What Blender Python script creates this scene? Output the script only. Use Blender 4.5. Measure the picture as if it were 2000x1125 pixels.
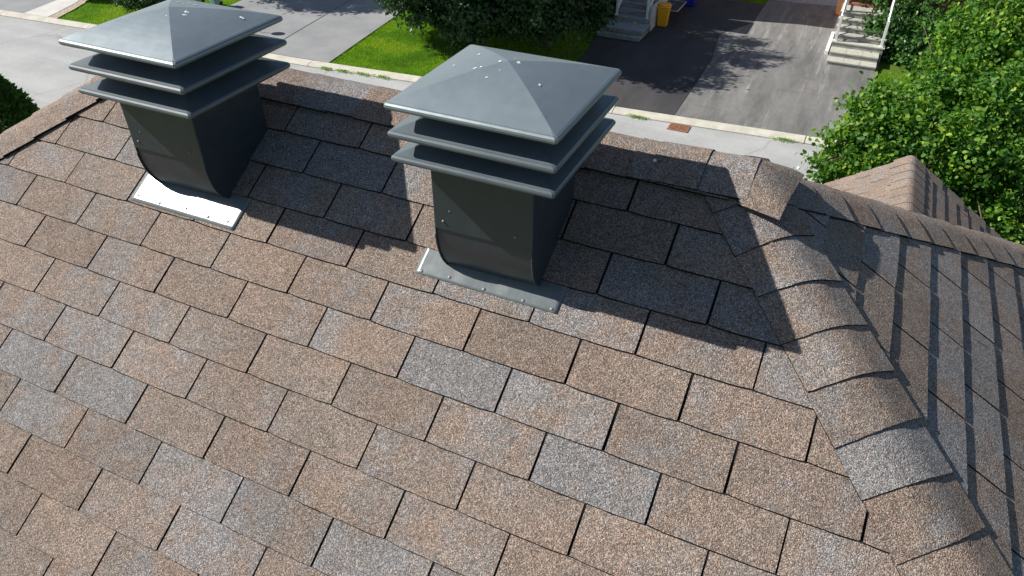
import bpy, bmesh, math, random
import numpy as np
from mathutils import Vector, Matrix, noise
for o in list(bpy.data.objects): bpy.data.objects.remove(o)
S = bpy.context.scene
COL = S.collection
R = math.radians
PI = math.pi
random.seed(7)
# ---------------------------------------------------------------- camera
cam = bpy.data.cameras.new("camera"); co = bpy.data.objects.new("camera", cam); COL.objects.link(co)
RX = Vector((.9057, .4240, 0)); RY = Vector((.2600, -.5553, -.7900)); RZ = Vector((-.3349, .7154, -.6131))
m = Matrix((RX, -RY, -RZ)).transposed().to_4x4(); m.translation = (2.4972, -1.2941, 1.5901)
co.matrix_world = m
cam.sensor_width = 36; cam.lens = 25.62; cam.clip_start = .05; cam.clip_end = 2000
S.camera = co
S.render.resolution_x = 1024; S.render.resolution_y = 576
# ---------------------------------------------------------------- world, sun, exposure
SUN = Vector((.768, .1580, -.6200)).normalized()      # direction the light travels
w = bpy.data.worlds.new("World"); S.world = w; w.use_nodes = True
nt = w.node_tree; bg = nt.nodes['Background']; sky = nt.nodes.new('ShaderNodeTexSky'); sky.sky_type = 'NISHITA'
sky.sun_disc = False; sky.sun_elevation = math.asin(-SUN.z); sky.sun_rotation = math.atan2(-SUN.x, -SUN.y)
sky.air_density = 1.0; sky.dust_density = .6; sky.ozone_density = 1.5
nt.links.new(sky.outputs[0], bg.inputs[0]); bg.inputs[1].default_value = .062
sl = bpy.data.lights.new("sun", 'SUN'); sl.energy = 5.0; sl.angle = R(.5); sl.color = (1, .95, .87)
so = bpy.data.objects.new("sun", sl); COL.objects.link(so); so.rotation_euler = SUN.to_track_quat('-Z', 'Y').to_euler()
S.view_settings.view_transform = 'Standard'; S.view_settings.look = 'None'; S.view_settings.gamma = 1
S.view_settings.exposure = .66

# ---------------------------------------------------------------- helpers
def tag(o, label=None, cat=None, group=None, kind=None):
    if label: o['label'] = label
    if cat: o['category'] = cat
    if group: o['group'] = group
    if kind: o['kind'] = kind
    return o
def empty(name, loc=(0, 0, 0), rz=0):
    o = bpy.data.objects.new(name, None); COL.objects.link(o); o.location = loc; o.rotation_euler = (0, 0, rz)
    o.empty_display_size = .1
    return o
def link(name, me, mat, parent=None, smooth=False):
    mats = mat if isinstance(mat, (list, tuple)) else [mat]
    for k in mats: me.materials.append(k)
    if smooth: me.polygons.foreach_set('use_smooth', [True]*len(me.polygons))
    o = bpy.data.objects.new(name, me); COL.objects.link(o)
    if parent: o.parent = parent
    return o
def fin(name, bm, mat, parent=None, smooth=False):
    me = bpy.data.meshes.new(name); bm.normal_update(); bm.to_mesh(me); bm.free()
    return link(name, me, mat, parent, smooth)
def box(bm, x0, x1, y0, y1, z0, z1, bev=0, mi=0, M=None):
    vs = [bm.verts.new(c) for c in [(x0,y0,z0),(x1,y0,z0),(x1,y1,z0),(x0,y1,z0),(x0,y0,z1),(x1,y0,z1),(x1,y1,z1),(x0,y1,z1)]]
    if M is not None:
        for v in vs: v.co = M @ v.co
    fs = [bm.faces.new([vs[i] for i in f]) for f in [(0,3,2,1),(4,5,6,7),(0,1,5,4),(1,2,6,5),(2,3,7,6),(3,0,4,7)]]
    for f in fs: f.material_index = mi
    if bev:
        es = {e for f in fs for e in f.edges}
        r = bmesh.ops.bevel(bm, geom=list(es), offset=bev, segments=2, affect='EDGES', profile=.5)
        for f in r['faces']: f.material_index = mi
    return vs
def tube(bm, pts, rad, seg=8, cap=True):
    pts = [Vector(p) for p in pts]; rings = []
    rads = rad if isinstance(rad, (list, tuple)) else [rad]*len(pts)
    for i, p in enumerate(pts):
        d = (pts[min(i+1, len(pts)-1)] - pts[max(i-1, 0)]).normalized()
        up = Vector((0, 0, 1)) if abs(d.z) < .9 else Vector((1, 0, 0))
        a = d.cross(up).normalized(); b = d.cross(a)
        rings.append([bm.verts.new(p + (a*math.cos(2*PI*k/seg) + b*math.sin(2*PI*k/seg))*rads[i]) for k in range(seg)])
    for r0, r1 in zip(rings, rings[1:]):
        for k in range(seg): bm.faces.new((r0[k], r0[(k+1) % seg], r1[(k+1) % seg], r1[k]))
    if cap: bm.faces.new(rings[0][::-1]); bm.faces.new(rings[-1])
def sheet(name, poly, z, mat, sub=0):
    bm = bmesh.new(); f = bm.faces.new([bm.verts.new((x, y, z)) for x, y in poly])
    if f.normal.z < 0: f.normal_flip()
    bmesh.ops.triangulate(bm, faces=bm.faces[:])
    bm.normal_update()
    for f in bm.faces:
        if f.normal.z < 0: f.normal_flip()
    return fin(name, bm, mat)

# ---------------------------------------------------------------- materials
class NT:
    def __init__(s, name):
        s.m = bpy.data.materials.new(name); s.m.use_nodes = True; s.t = s.m.node_tree
        s.b = s.t.nodes['Principled BSDF']; s.out = s.t.nodes['Material Output']
        s._c = None
    def n(s, t, **k):
        nd = s.t.nodes.new(t)
        for a, v in k.items(): setattr(nd, a, v)
        return nd
    def l(s, a, b): s.t.links.new(a, b)
    def co(s):
        if s._c is None: s._c = s.n('ShaderNodeNewGeometry').outputs['Position']
        return s._c
    def noise(s, scale, detail=4, rough=.55, vec=None, sx=None):
        nd = s.n('ShaderNodeTexNoise'); nd.inputs['Scale'].default_value = scale; nd.inputs['Detail'].default_value = detail
        nd.inputs['Roughness'].default_value = rough
        src = vec or s.co()
        if sx:
            mp = s.n('ShaderNodeMapping'); mp.inputs['Scale'].default_value = sx; s.l(src, mp.inputs[0]); src = mp.outputs[0]
        s.l(src, nd.inputs['Vector']); return nd.outputs['Fac']
    def vor(s, scale, out='Color', feat='F1'):
        nd = s.n('ShaderNodeTexVoronoi'); nd.feature = feat; nd.inputs['Scale'].default_value = scale
        s.l(s.co(), nd.inputs['Vector']); return nd.outputs[out]
    def ramp(s, fac, stops, interp='LINEAR'):
        nd = s.n('ShaderNodeValToRGB'); cr = nd.color_ramp; cr.interpolation = interp
        while len(cr.elements) < len(stops): cr.elements.new(.5)
        for e, (p, c) in zip(cr.elements, stops):
            e.position = p; e.color = (*c, 1) if isinstance(c, (tuple, list)) else (c, c, c, 1)
        s.l(fac, nd.inputs[0]); return nd.outputs[0]
    def mix(s, f, a, b, mode='MIX'):
        nd = s.n('ShaderNodeMix'); nd.data_type = 'RGBA'; nd.blend_type = mode
        for i, v in ((0, f), (6, a), (7, b)):
            if isinstance(v, (int, float)): nd.inputs[i].default_value = v if i == 0 else (v, v, v, 1)
            elif isinstance(v, tuple): nd.inputs[i].default_value = (*v, 1)
            else: s.l(v, nd.inputs[i])
        return nd.outputs[2]
    def math(s, op, a, b=0):
        nd = s.n('ShaderNodeMath', operation=op)
        for i, v in ((0, a), (1, b)):
            if isinstance(v, (int, float)): nd.inputs[i].default_value = v
            else: s.l(v, nd.inputs[i])
        return nd.outputs[0]
    def bump(s, h, dist, strength=1, prev=None):
        nd = s.n('ShaderNodeBump'); nd.inputs['Distance'].default_value = dist; nd.inputs['Strength'].default_value = strength
        s.l(h, nd.inputs['Height'])
        if prev: s.l(prev, nd.inputs['Normal'])
        return nd.outputs[0]
    def fin(s, col=None, rough=.8, normal=None, spec=.5, metal=0):
        if col is not None:
            if isinstance(col, tuple): s.b.inputs['Base Color'].default_value = (*col, 1)
            else: s.l(col, s.b.inputs['Base Color'])
        if isinstance(rough, (int, float)): s.b.inputs['Roughness'].default_value = rough
        else: s.l(rough, s.b.inputs['Roughness'])
        if normal: s.l(normal, s.b.inputs['Normal'])
        s.b.inputs['Specular IOR Level'].default_value = spec; s.b.inputs['Metallic'].default_value = metal
        return s.m
def mat_noise(name, c1, c2, scale=3, rough=.85, bscale=60, bdist=.003, fine=.25, spec=.3):
    t = NT(name); c = t.mix(t.ramp(t.noise(scale), [(.35, 0.), (.65, 1.)]), c1, c2)
    f = t.ramp(t.noise(bscale, 3, .7), [(.3, 1-fine), (.7, 1+fine)])
    return t.fin(t.mix(1., c, f, 'MULTIPLY'), rough, t.bump(t.noise(bscale, 3, .7), bdist), spec)
def shingle_mat():
    t = NT('asphalt_shingle')
    a = t.n('ShaderNodeAttribute', attribute_name='tone'); tone = a.outputs['Fac']
    v = t.n('ShaderNodeAttribute', attribute_name='val').outputs['Fac']
    f1 = t.math('ADD', tone, t.math('MULTIPLY', t.math('SUBTRACT', t.noise(11, 5, .72), .5), 1.9))
    tan = t.mix(t.ramp(t.noise(5, 3), [(.35, 0.), (.65, 1.)]), (.232, .177, .140), (.217, .180, .150))
    base = t.mix(t.ramp(f1, [(.24, 0.), (.82, .95)]), tan, (.212, .207, .203))
    gc = t.vor(380); sep = t.n('ShaderNodeSeparateColor'); t.l(gc, sep.inputs[0])
    g1 = t.ramp(sep.outputs[0], [(0, .34), (.22, .62), (.6, 1.0), (.85, 1.4), (1, 2.1)])
    hue = t.ramp(sep.outputs[1], [(0, (1.2, .96, .88)), (.5, (1., 1., 1.)), (1, (.86, .99, 1.16))])
    c = t.mix(1., base, g1, 'MULTIPLY'); c = t.mix(.7, c, hue, 'MULTIPLY')
    big = t.ramp(t.noise(2.2, 5, .6), [(.3, .88), (.7, 1.1)]); c = t.mix(1., c, big, 'MULTIPLY')
    vv = t.ramp(v, [(0, .90), (1, 1.09)]); c = t.mix(1., c, vv, 'MULTIPLY')
    st = t.ramp(t.noise(30, 4, .7), [(.35, .85), (.6, 1.05)]); c = t.mix(1., c, st, 'MULTIPLY')
    d = t.vor(380, 'Distance'); nb = t.bump(d, -.0022, .85)
    nb = t.bump(t.noise(90, 3, .7), .0025, .8, nb)
    return t.fin(c, .92, nb, .25)
def metal_mat():
    t = NT('painted_metal')
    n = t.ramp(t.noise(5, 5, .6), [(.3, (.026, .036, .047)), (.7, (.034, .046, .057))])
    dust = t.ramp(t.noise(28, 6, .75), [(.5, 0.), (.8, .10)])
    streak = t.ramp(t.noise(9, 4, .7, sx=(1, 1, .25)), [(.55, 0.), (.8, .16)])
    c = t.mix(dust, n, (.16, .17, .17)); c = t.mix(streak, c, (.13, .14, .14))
    r = t.ramp(t.noise(14, 5, .7), [(.3, .27), (.7, .42)])
    b = t.bump(t.noise(6, 3), .006, .35); b = t.bump(t.noise(700, 2), .0003, .4, b)
    return t.fin(c, r, b, .65)
M = {}
M['shingle'] = shingle_mat()
M['metal'] = metal_mat()
t = NT('sunlit_hood_metal')  # body paint made paler for sun and sky light, with mottled wear
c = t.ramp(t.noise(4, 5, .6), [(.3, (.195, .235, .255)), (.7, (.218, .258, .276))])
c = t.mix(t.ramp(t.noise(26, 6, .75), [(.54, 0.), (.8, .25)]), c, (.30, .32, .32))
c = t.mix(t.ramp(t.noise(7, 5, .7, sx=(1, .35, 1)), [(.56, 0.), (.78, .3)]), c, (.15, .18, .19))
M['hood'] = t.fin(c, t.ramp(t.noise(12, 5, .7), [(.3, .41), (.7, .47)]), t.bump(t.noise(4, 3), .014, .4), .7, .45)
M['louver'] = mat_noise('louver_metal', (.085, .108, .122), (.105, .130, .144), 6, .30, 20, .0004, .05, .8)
t = NT('flashing_metal'); cc = t.ramp(t.noise(14, 5, .7), [(.35, (.105, .125, .13)), (.62, (.13, .15, .155)), (.8, (.19, .205, .205))])
M['flash'] = t.fin(cc, t.ramp(t.noise(11, 3), [(.3, .26), (.7, .34)]), t.bump(t.noise(7, 3), .008, .4), .9)
M['screw'] = NT('screw_metal').fin((.20, .19, .18), .5, None, .4, .2)
M['black'] = NT('black_edge_and_shade').fin((.010, .010, .011), .9, None, .2)  # shingle edges, plus shade drawn in black at butts and slots
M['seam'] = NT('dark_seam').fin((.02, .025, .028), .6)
M['drop'] = NT('bird_lime').fin((.82, .82, .80), .7)
t = NT('street_asphalt')
c = t.mix(t.ramp(t.noise(.55, 6, .65), [(.35, 0.), (.65, 1.)]), (.275, .28, .28), (.33, .335, .33))
c = t.mix(1., c, t.ramp(t.noise(28, 3, .8), [(.3, .84), (.7, 1.14)]), 'MULTIPLY')
ck = t.n('ShaderNodeTexVoronoi'); ck.feature = 'DISTANCE_TO_EDGE'; ck.inputs['Scale'].default_value = .22
wv = t.n('ShaderNodeMix'); wv.data_type = 'VECTOR'
nn = t.n('ShaderNodeTexNoise'); nn.inputs['Scale'].default_value = 1.3; nn.inputs['Detail'].default_value = 6; t.l(t.co(), nn.inputs['Vector'])
wv.inputs[0].default_value = .35; t.l(t.co(), wv.inputs[4]); t.l(nn.outputs['Color'], wv.inputs[5]); t.l(wv.outputs[1], ck.inputs['Vector'])
c = t.mix(t.ramp(ck.outputs['Distance'], [(.0, .45), (.006, 0.)]), c, (.13, .13, .13))
c = t.mix(1., c, t.ramp(t.noise(.9, 4, .6, sx=(.12, 1.1, 1)), [(.35, .88), (.65, 1.06)]), 'MULTIPLY')
c = t.mix(t.ramp(t.noise(1.7, 5, .7), [(.66, 0.), (.72, .35)]), c, (.17, .17, .17))
M['street'] = t.fin(t.mix(1., c, 1.14, 'MULTIPLY'), .9, t.bump(t.noise(80, 3, .8), .004), .3)
t = NT('old_driveway')
c = t.mix(t.ramp(t.noise(.9, 6, .7, sx=(1.8, .35, 1)), [(.36, 0.), (.66, 1.)]), (.112, .110, .106), (.205, .20, .194))
c = t.mix(t.ramp(t.noise(1.3, 7, .75, sx=(2.6, .16, 1)), [(.55, 0.), (.66, .7)]), c, (.32, .32, .31))
c = t.mix(t.ramp(t.noise(1.6, 5, .7, sx=(.3, 2.2, 1)), [(.55, 0.), (.7, .5)]), c, (.095, .092, .088))
c = t.mix(1., c, t.ramp(t.noise(30, 3, .8), [(.3, .8), (.7, 1.2)]), 'MULTIPLY')
M['drive_old'] = t.fin(c, .9, t.bump(t.noise(60, 3, .8), .004), .3)
t = NT('new_driveway')
c = t.mix(t.ramp(t.noise(.8, 5, .65, sx=(1.5, .5, 1)), [(.35, 0.), (.7, 1.)]), (.038, .037, .040), (.066, .063, .064))
c = t.mix(1., c, t.ramp(t.noise(34, 3, .8), [(.3, .8), (.7, 1.2)]), 'MULTIPLY')
M['drive_new'] = t.fin(c, .85, t.bump(t.noise(60, 3, .8), .003), .3)
M['drive_grey'] = mat_noise('grey_driveway', (.20, .205, .215), (.25, .255, .26), .8, .9, 40, .003, .15)
M['concrete'] = mat_noise('pale_concrete', (.42, .40, .34), (.52, .50, .43), 2.5, .9, 45, .002, .18)
M['walk'] = mat_noise('pale_walk', (.46, .45, .43), (.54, .53, .50), 2, .9, 40, .002, .12)
M['stone'] = mat_noise('step_stone', (.25, .25, .235), (.36, .355, .33), 5, .9, 50, .002, .15)
M['tread'] = mat_noise('tread_stone', (.36, .35, .30), (.45, .44, .38), 6, .9, 60, .001, .12)
M['bluetread'] = mat_noise('blue_grey_slab', (.24, .27, .29), (.33, .35, .36), 5, .9, 60, .001, .12)
M['gravel'] = mat_noise('gravel', (.20, .22, .25), (.32, .34, .37), 18, .95, 22, .02, .5)
M['pebble'] = mat_noise('tan_pebbles', (.22, .17, .12), (.50, .44, .36), 14, .95, 24, .02, .5)
t = NT('lawn_soil'); c = t.mix(t.ramp(t.noise(1.1, 5, .6), [(.4, 0.), (.7, 1.)]), (.055, .125, .014), (.115, .15, .022))
M['soil'] = t.fin(c, .95, t.bump(t.noise(30, 4, .8), .03), .1)
M['earth'] = mat_noise('ground_soil', (.06, .075, .025), (.10, .10, .05), .7, .95, 20, .02, .3)
M['shade_earth'] = mat_noise('bare_earth', (.06, .05, .035), (.035, .06, .02), 2, .95, 20, .02, .4)
M['white'] = mat_noise('white_paint', (.74, .75, .76), (.80, .80, .80), 4, .5, 30, .0005, .04, .5)
M['siding'] = NT('white_siding').fin((.66, .68, .70), .6)
M['trim'] = NT('grey_trim').fin((.30, .32, .33), .5)
M['orange'] = mat_noise('orange_boards', (.50, .22, .085), (.62, .30, .13), 6, .8, 40, .001, .15)
M['wood'] = mat_noise('cedar_wood', (.30, .14, .065), (.38, .19, .09), 8, .8, 40, .001, .2)
t = NT('red_brick'); bt = t.n('ShaderNodeTexBrick'); bt.inputs['Scale'].default_value = 4.5
bt.inputs['Color1'].default_value = (.33, .13, .07, 1); bt.inputs['Color2'].default_value = (.25, .09, .055, 1); bt.inputs['Mortar'].default_value = (.35, .32, .28, 1)
bt.inputs['Mortar Size'].default_value = .012
mp = t.n('ShaderNodeMapping'); mp.inputs['Rotation'].default_value = (PI/2, 0, 0); t.l(t.co(), mp.inputs[0]); t.l(mp.outputs[0], bt.inputs['Vector'])
M['brick'] = t.fin(bt.outputs[0], .9)
M['yellow'] = NT('yellow_plastic').fin((.85, .40, .012), .45)
M['blue'] = NT('blue_plastic').fin((.02, .03, .35), .45)
M['teal'] = NT('teal_plastic').fin((.23, .42, .38), .5)
M['dark'] = NT('dark_plastic').fin((.03, .034, .04), .5)
M['glass'] = NT('window_glass').fin((.04, .06, .08), .08, None, .8)
M['rust'] = mat_noise('rusty_iron', (.20, .085, .045), (.30, .15, .09), 12, .8, 90, .001, .3)
M['rubber'] = NT('tyre_rubber').fin((.02, .02, .02), .8)
M['carpaint'] = NT('blue_grey_car_paint').fin((.10, .16, .20), .3, None, .6)
M['rim'] = NT('alloy_rim').fin((.55, .56, .58), .35, None, .5, .8)
M['bark'] = mat_noise('bark', (.09, .065, .045), (.15, .12, .09), 6, .95, 30, .01, .3)
def leaf_mat(name, c1, c2, c3, rough=.45, trans=.35):
    t = NT(name); a = t.n('ShaderNodeAttribute', attribute_name='rnd').outputs['Fac']
    c = t.ramp(a, [(0, c1), (.55, c2), (1, c3)])
    t.fin(c, rough, None, .35)
    tr = t.n('ShaderNodeBsdfTranslucent'); t.l(t.mix(1., c, (1.15, 1.35, .45), 'MULTIPLY'), tr.inputs[0])
    mx = t.n('ShaderNodeMixShader'); mx.inputs[0].default_value = trans
    t.l(t.b.outputs[0], mx.inputs[1]); t.l(tr.outputs[0], mx.inputs[2]); t.l(mx.outputs[0], t.out.inputs[0])
    return t.m
M['leaf_near'] = leaf_mat('linden_leaf', (.024, .085, .015), (.078, .20, .024), (.33, .46, .05), .55, .42)
M['leaf_dark'] = leaf_mat('dark_leaf', (.018, .052, .016), (.036, .085, .024), (.08, .15, .045), .4, .2)
M['leaf_mid'] = leaf_mat('maple_leaf', (.03, .09, .022), (.055, .14, .03), (.10, .20, .05), .4, .3)
M['leaf_cedar'] = leaf_mat('cedar_spray', (.035, .11, .02), (.06, .17, .03), (.10, .23, .045), .6, .15)
M['leaf_yellow'] = leaf_mat('yellow_leaf', (.14, .24, .02), (.22, .32, .025), (.34, .40, .04), .5, .35)
M['grass'] = leaf_mat('grass_blade', (.11, .24, .012), (.21, .38, .018), (.34, .43, .035), .6, .35)
M['bloom'] = leaf_mat('hydrangea_bloom', (.26, .36, .16), (.38, .48, .24), (.55, .62, .40), .7, .2)

# ---------------------------------------------------------------- shingle roofs
G = -8.41
TH = R(31.684); EXP = .14515; TAB = 1/3
def f1d(x, seed):
    return noise.noise(Vector((x*1.7, seed*17.31, .3))) + .55*noise.noise(Vector((x*5.1, seed*7.7+3, 9.)))
def slope(name, O, ax, ay, u0, u1, v0, v1, uph, vph, cuts, parent, t0=.0066, seed=0, slot=.0070, skip=None):
    """courses of three-tab shingles: tabs are wedges whose butt stands proud of the course below"""
    ax, ay, O = Vector(ax), Vector(ay), Vector(O); n = ax.cross(ay).normalized()
    bm = bmesh.new(); LT = bm.verts.layers.float.new('tone'); LV = bm.verts.layers.float.new('val')
    rnd = random.Random(seed*31+5)
    P = lambda u, v, h: O + ax*u + ay*v + n*h
    r0 = math.floor((v0-vph)/EXP); r1 = math.ceil((v1-vph)/EXP); NS = 7
    for r in range(r0, r1):
        va = vph + r*EXP; vb = va + EXP
        off = uph + (0 if r % 2 else .5)*TAB
        k0 = math.floor((u0-off)/TAB)-1; k1 = math.ceil((u1-off)/TAB)+1
        joff = rnd.uniform(-.004, .004); cs = rnd.randrange(3)
        for k in range(k0, k1):
            jl = rnd.uniform(-.0012, .0012)
            a = off + k*TAB + joff + slot/2 + jl; b = off + (k+1)*TAB + joff - slot/2 + rnd.uniform(-.001, .001)
            if b < u0 or a > u1: continue
            sh = (k+cs)//3
            val = min(1, max(0, rnd.gauss(.5, .28))); tb = (rnd.gauss(0, .13) + (rnd.random() < .06)*.35)*(.5 if seed in (6, 7) else 1) + {2: .14, 6: -.05, 7: -.12}.get(seed, 0)
            tb += .28*noise.noise(Vector((sh*3.3, r*5.1, seed*2.)))*2
            lift = rnd.uniform(0, .0012); lc = rnd.uniform(-.0005, .0012); rc = rnd.uniform(-.0005, .0012); dv = rnd.uniform(-.0012, .0012)
            top = []; mid = []; bot = []; low = []
            for i in range(NS+1):
                q = i/NS; u = a + (b-a)*q
                w_ = rnd.uniform(-.0006, .0006) + dv
                rc_ = .003 if i in (0, NS) else 0
                h = t0 + lift + lc*(1-q)**3 + rc*q**3 + rnd.uniform(-.0002, .0002)
                tn = .30 + tb + .55*f1d(u*2.2 + sh*11.7, r*1.37 + seed*5.)
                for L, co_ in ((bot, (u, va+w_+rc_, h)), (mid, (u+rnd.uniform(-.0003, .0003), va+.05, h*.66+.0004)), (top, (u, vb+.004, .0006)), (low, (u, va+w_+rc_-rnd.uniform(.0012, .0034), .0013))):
                    vt = bm.verts.new(P(*co_)); vt[LT] = tn; vt[LV] = val; L.append(vt)
            la = bm.verts.new(P(a, vb+.004, -.001)); lb = bm.verts.new(P(b, vb+.004, -.001))
            for i in range(NS):
                bm.faces.new((bot[i], bot[i+1], mid[i+1], mid[i])); bm.faces.new((mid[i], mid[i+1], top[i+1], top[i]))
                f = bm.faces.new((low[i], low[i+1], bot[i+1], bot[i])); f.material_index = 1  # black strip drawn out past the butt as its shadow line
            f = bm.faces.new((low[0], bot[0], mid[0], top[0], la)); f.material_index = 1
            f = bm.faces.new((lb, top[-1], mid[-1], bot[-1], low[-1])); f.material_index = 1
    # black sheet under the slots, standing for their shade and tar
    f = bm.faces.new([bm.verts.new(P(*c, -.0008)) for c in ((u0-.5, v0), (u1+.5, v0), (u1+.5, v1+.3), (u0-.5, v1+.3))]); f.material_index = 1
    for pc, pn in cuts:
        bmesh.ops.bisect_plane(bm, geom=bm.verts[:]+bm.edges[:]+bm.faces[:], plane_co=pc, plane_no=pn, clear_outer=True)
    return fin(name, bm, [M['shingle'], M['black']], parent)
def caps(name, H0, d, a, b, L, e=EXP, w_=.150, rr=.07, s0=0., parent=None, seed=0, h0=.0036, wob=.0025, tonef=None, cl=.0015, sl=0., hb=.0070):
    """overlapping cap shingles bent over a ridge or hip; a, b point down each side"""
    H0, d, a, b = (Vector(q).normalized() if i else Vector(q) for i, q in enumerate((H0, d, a, b)))
    up = -(a+b).normalized(); na = d.cross(a); nb = b.cross(d)
    if na.dot(up) < 0: na = -na
    if nb.dot(up) < 0: nb = -nb
    bm = bmesh.new(); LT = bm.verts.layers.float.new('tone'); LV = bm.verts.layers.float.new('val')
    rnd = random.Random(seed*77+3); N = 20
    def cs(t):
        if t < -rr: return a*(-t), na
        if t > rr: return b*t, nb
        q = (t+rr)/(2*rr); A = a*rr; B = b*rr
        return A*(1-q)**2 + B*q**2, (na*(1-q)+nb*q).normalized()
    cnt = int(L/e)+1
    for k in range(cnt):
        sb = s0 + (k+1)*e + rnd.uniform(-.004, .004); st = s0 + k*e - .02
        tone = tonef(k) if tonef else .3 + rnd.gauss(0, .26); val = min(1, max(0, rnd.gauss(.5, .3)))
        sk = rnd.uniform(-.006, .006); hh = h0 + rnd.uniform(-.0006, .0016); ws = rnd.uniform(-wob, wob)
        rows = []
        for j in range(5):
            q = j/4; row = []
            for i in range(N+1):
                t_ = -w_ + 2*w_*i/N + ws; tt = t_/w_
                c, n_ = cs(t_)
                s = st + (sb-st)*q + sk*tt*q + (rnd.uniform(-.0008, .0008) if j == 4 else 0)
                h = hb + hh*q**1.2 + (.001*abs(tt)**3)*q + cl*(1-abs(tt))*q*q + sl*abs(tt)**3*(.6+.4*q)
                vt = bm.verts.new(H0 + d*s + c + n_*h); vt[LT] = tone + .5*f1d(s*2+tt*.4, k*3.1+seed); vt[LV] = val; row.append(vt)
            rows.append(row)
        for r0, r1 in zip(rows, rows[1:]):
            for i in range(N): bm.faces.new((r0[i], r0[i+1], r1[i+1], r1[i]))
        lw = []
        for i, vt in enumerate(rows[-1]):
            c, n_ = cs(-w_+2*w_*i/N+ws); q = bm.verts.new(vt.co - n_*.0075 + d*.0012); lw.append(q)
        for i in range(N):
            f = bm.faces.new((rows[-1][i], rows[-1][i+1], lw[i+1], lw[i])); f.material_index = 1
        for idx, n_ in ((0, na), (N, nb)):
            l0 = [bm.verts.new(r[idx].co - n_*.009 + (a if idx == 0 else b)*.0006) for r in rows]
            for j in range(4):
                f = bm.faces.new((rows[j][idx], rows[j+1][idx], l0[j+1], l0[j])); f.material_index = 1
    bmesh.ops.recalc_face_normals(bm, faces=bm.faces[:])
    # keep the top side up
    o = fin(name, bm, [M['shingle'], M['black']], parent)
    return o
RH = .826/math.cos(TH)                    # plan slope of the hips
HP = math.atan(math.tan(TH)/RH)           # pitch of the hip ends
EY = .985*math.cos(TH); EZ = .985*math.sin(TH); XR = 2.28; XL = -.185
ER = Vector((XR, EY, EZ)); EL = Vector((XL, EY, EZ))
ct, st_ = math.cos(TH), math.sin(TH); ch, sh_ = math.cos(HP), math.sin(HP)
house = empty('house', (1, .8, G)); tag(house, 'house below the camera with brown and grey asphalt shingle hip roof', 'house')
house_inv = Matrix.Translation((-1, -.8, -G))
def hp(o):
    o.parent = house; o.matrix_parent_inverse = house_inv; return o
DROP = 2.45
VB = .985 - DROP/math.sin(TH); LEN = DROP/math.tan(TH)          # eave
hd = lambda sx, sy: Vector((sx, sy/RH, -math.tan(TH)/RH))
hipn = lambda sx, sy: Vector((1/RH*sx, -sy, 0))                 # vertical plane through a hip
fx = LEN*RH
o = slope('front_roof_slope', (0, 0, 0), (1, 0, 0), (0, ct, st_), XL-fx, XR+fx, VB, .985, 0, 0,
      [((XR-.05, EY, EZ), (1/RH, 1, 0)), ((XL+.05, EY, EZ), (-1/RH, 1, 0)), ((0, EY-.05, 0), (0, 1, 0)), ((0, VB*ct, 0), (0, -1, 0))], None, seed=1); hp(o)
o = slope('right_roof_slope', ER, (0, 1, 0), (-ch, 0, sh_), -LEN, LEN, -DROP/sh_, 0, .57*TAB, -.41*EXP,
      [((XR+.06, EY, EZ), (-1/RH, -1, 0)), ((XR+.06, EY, EZ), (-1/RH, 1, 0))], None, seed=2, t0=.0062); hp(o)
o = slope('left_roof_slope', EL, (0, -1, 0), (ch, 0, sh_), -LEN, LEN, -DROP/sh_, 0, 0, 0,
      [((XL-.06, EY, EZ), (1/RH, -1, 0)), ((XL-.06, EY, EZ), (1/RH, 1, 0))], None, seed=3); hp(o)
o = slope('back_roof_slope', (0, EY, EZ), (-1, 0, 0), (0, -ct, st_), -XR-fx, -XL+fx, -DROP/st_, 0, 0, 0,
      [((XR-.05, EY, EZ), (1/RH, -1, 0)), ((XL+.05, EY, EZ), (-1/RH, -1, 0)), ((0, EY+.05, 0), (0, -1, 0))], None, seed=4); hp(o)
HL = Vector(hd(1, 1)).length*fx
def perp(d, pn_dir):      # in-plane direction perpendicular to d
    d = Vector(d).normalized(); p = Vector(pn_dir); return (p - d*p.dot(d)).normalized()
dFR = hd(1, -1); dFL = hd(-1, -1); dBR = hd(1, 1); dBL = hd(-1, 1)
front_in = lambda s: Vector((s, 0, 0)); side_in = lambda s: Vector((0, s, 0))
TF = [.25, .32, .30, .30, .22, .28, .95, .28, .32, .42, .8, .2, .3, .6, .25, .4]
o = caps('hip_cap', ER, dFR, perp(dFR, (-1, 0, 0)), perp(dFR, (0, 1, 0)), HL, s0=-.004, seed=1, e=.1475, tonef=lambda k: TF[k % 16]); hp(o)
o = caps('hip_cap', ER, dBR, perp(dBR, (0, -1, 0)), perp(dBR, (-1, 0, 0)), HL, s0=.02, seed=2, e=.1475); hp(o)
o = caps('hip_cap', EL, dFL, perp(dFL, (0, 1, 0)), perp(dFL, (1, 0, 0)), HL, s0=0, seed=3, e=.1475, h0=.004, sl=.007, cl=0); hp(o)
o = caps('hip_cap', EL, dBL, perp(dBL, (1, 0, 0)), perp(dBL, (0, -1, 0)), HL, s0=0, seed=4); hp(o)
o = caps('ridge_cap', (XR-.02, EY, EZ+.008), (-1, 0, 0), (0, -ct, -st_), (0, ct, -st_), XR-XL-.02, s0=0, seed=5, e=.1475, h0=.0025, wob=.004, cl=0, sl=.003,
      tonef=lambda k: .8 if k in (9, 10) else .2+.06*(k % 4)); hp(o)
o = caps('ridge_cap', (XR-.235, EY, EZ+.015), (1, 0, 0), (0, -ct, -st_), (0, ct, -st_), .17, s0=0, seed=9, e=.145, h0=.004, wob=.003, cl=.001, sl=.001, tonef=lambda k: (.15, .85)[k]); hp(o)
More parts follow.
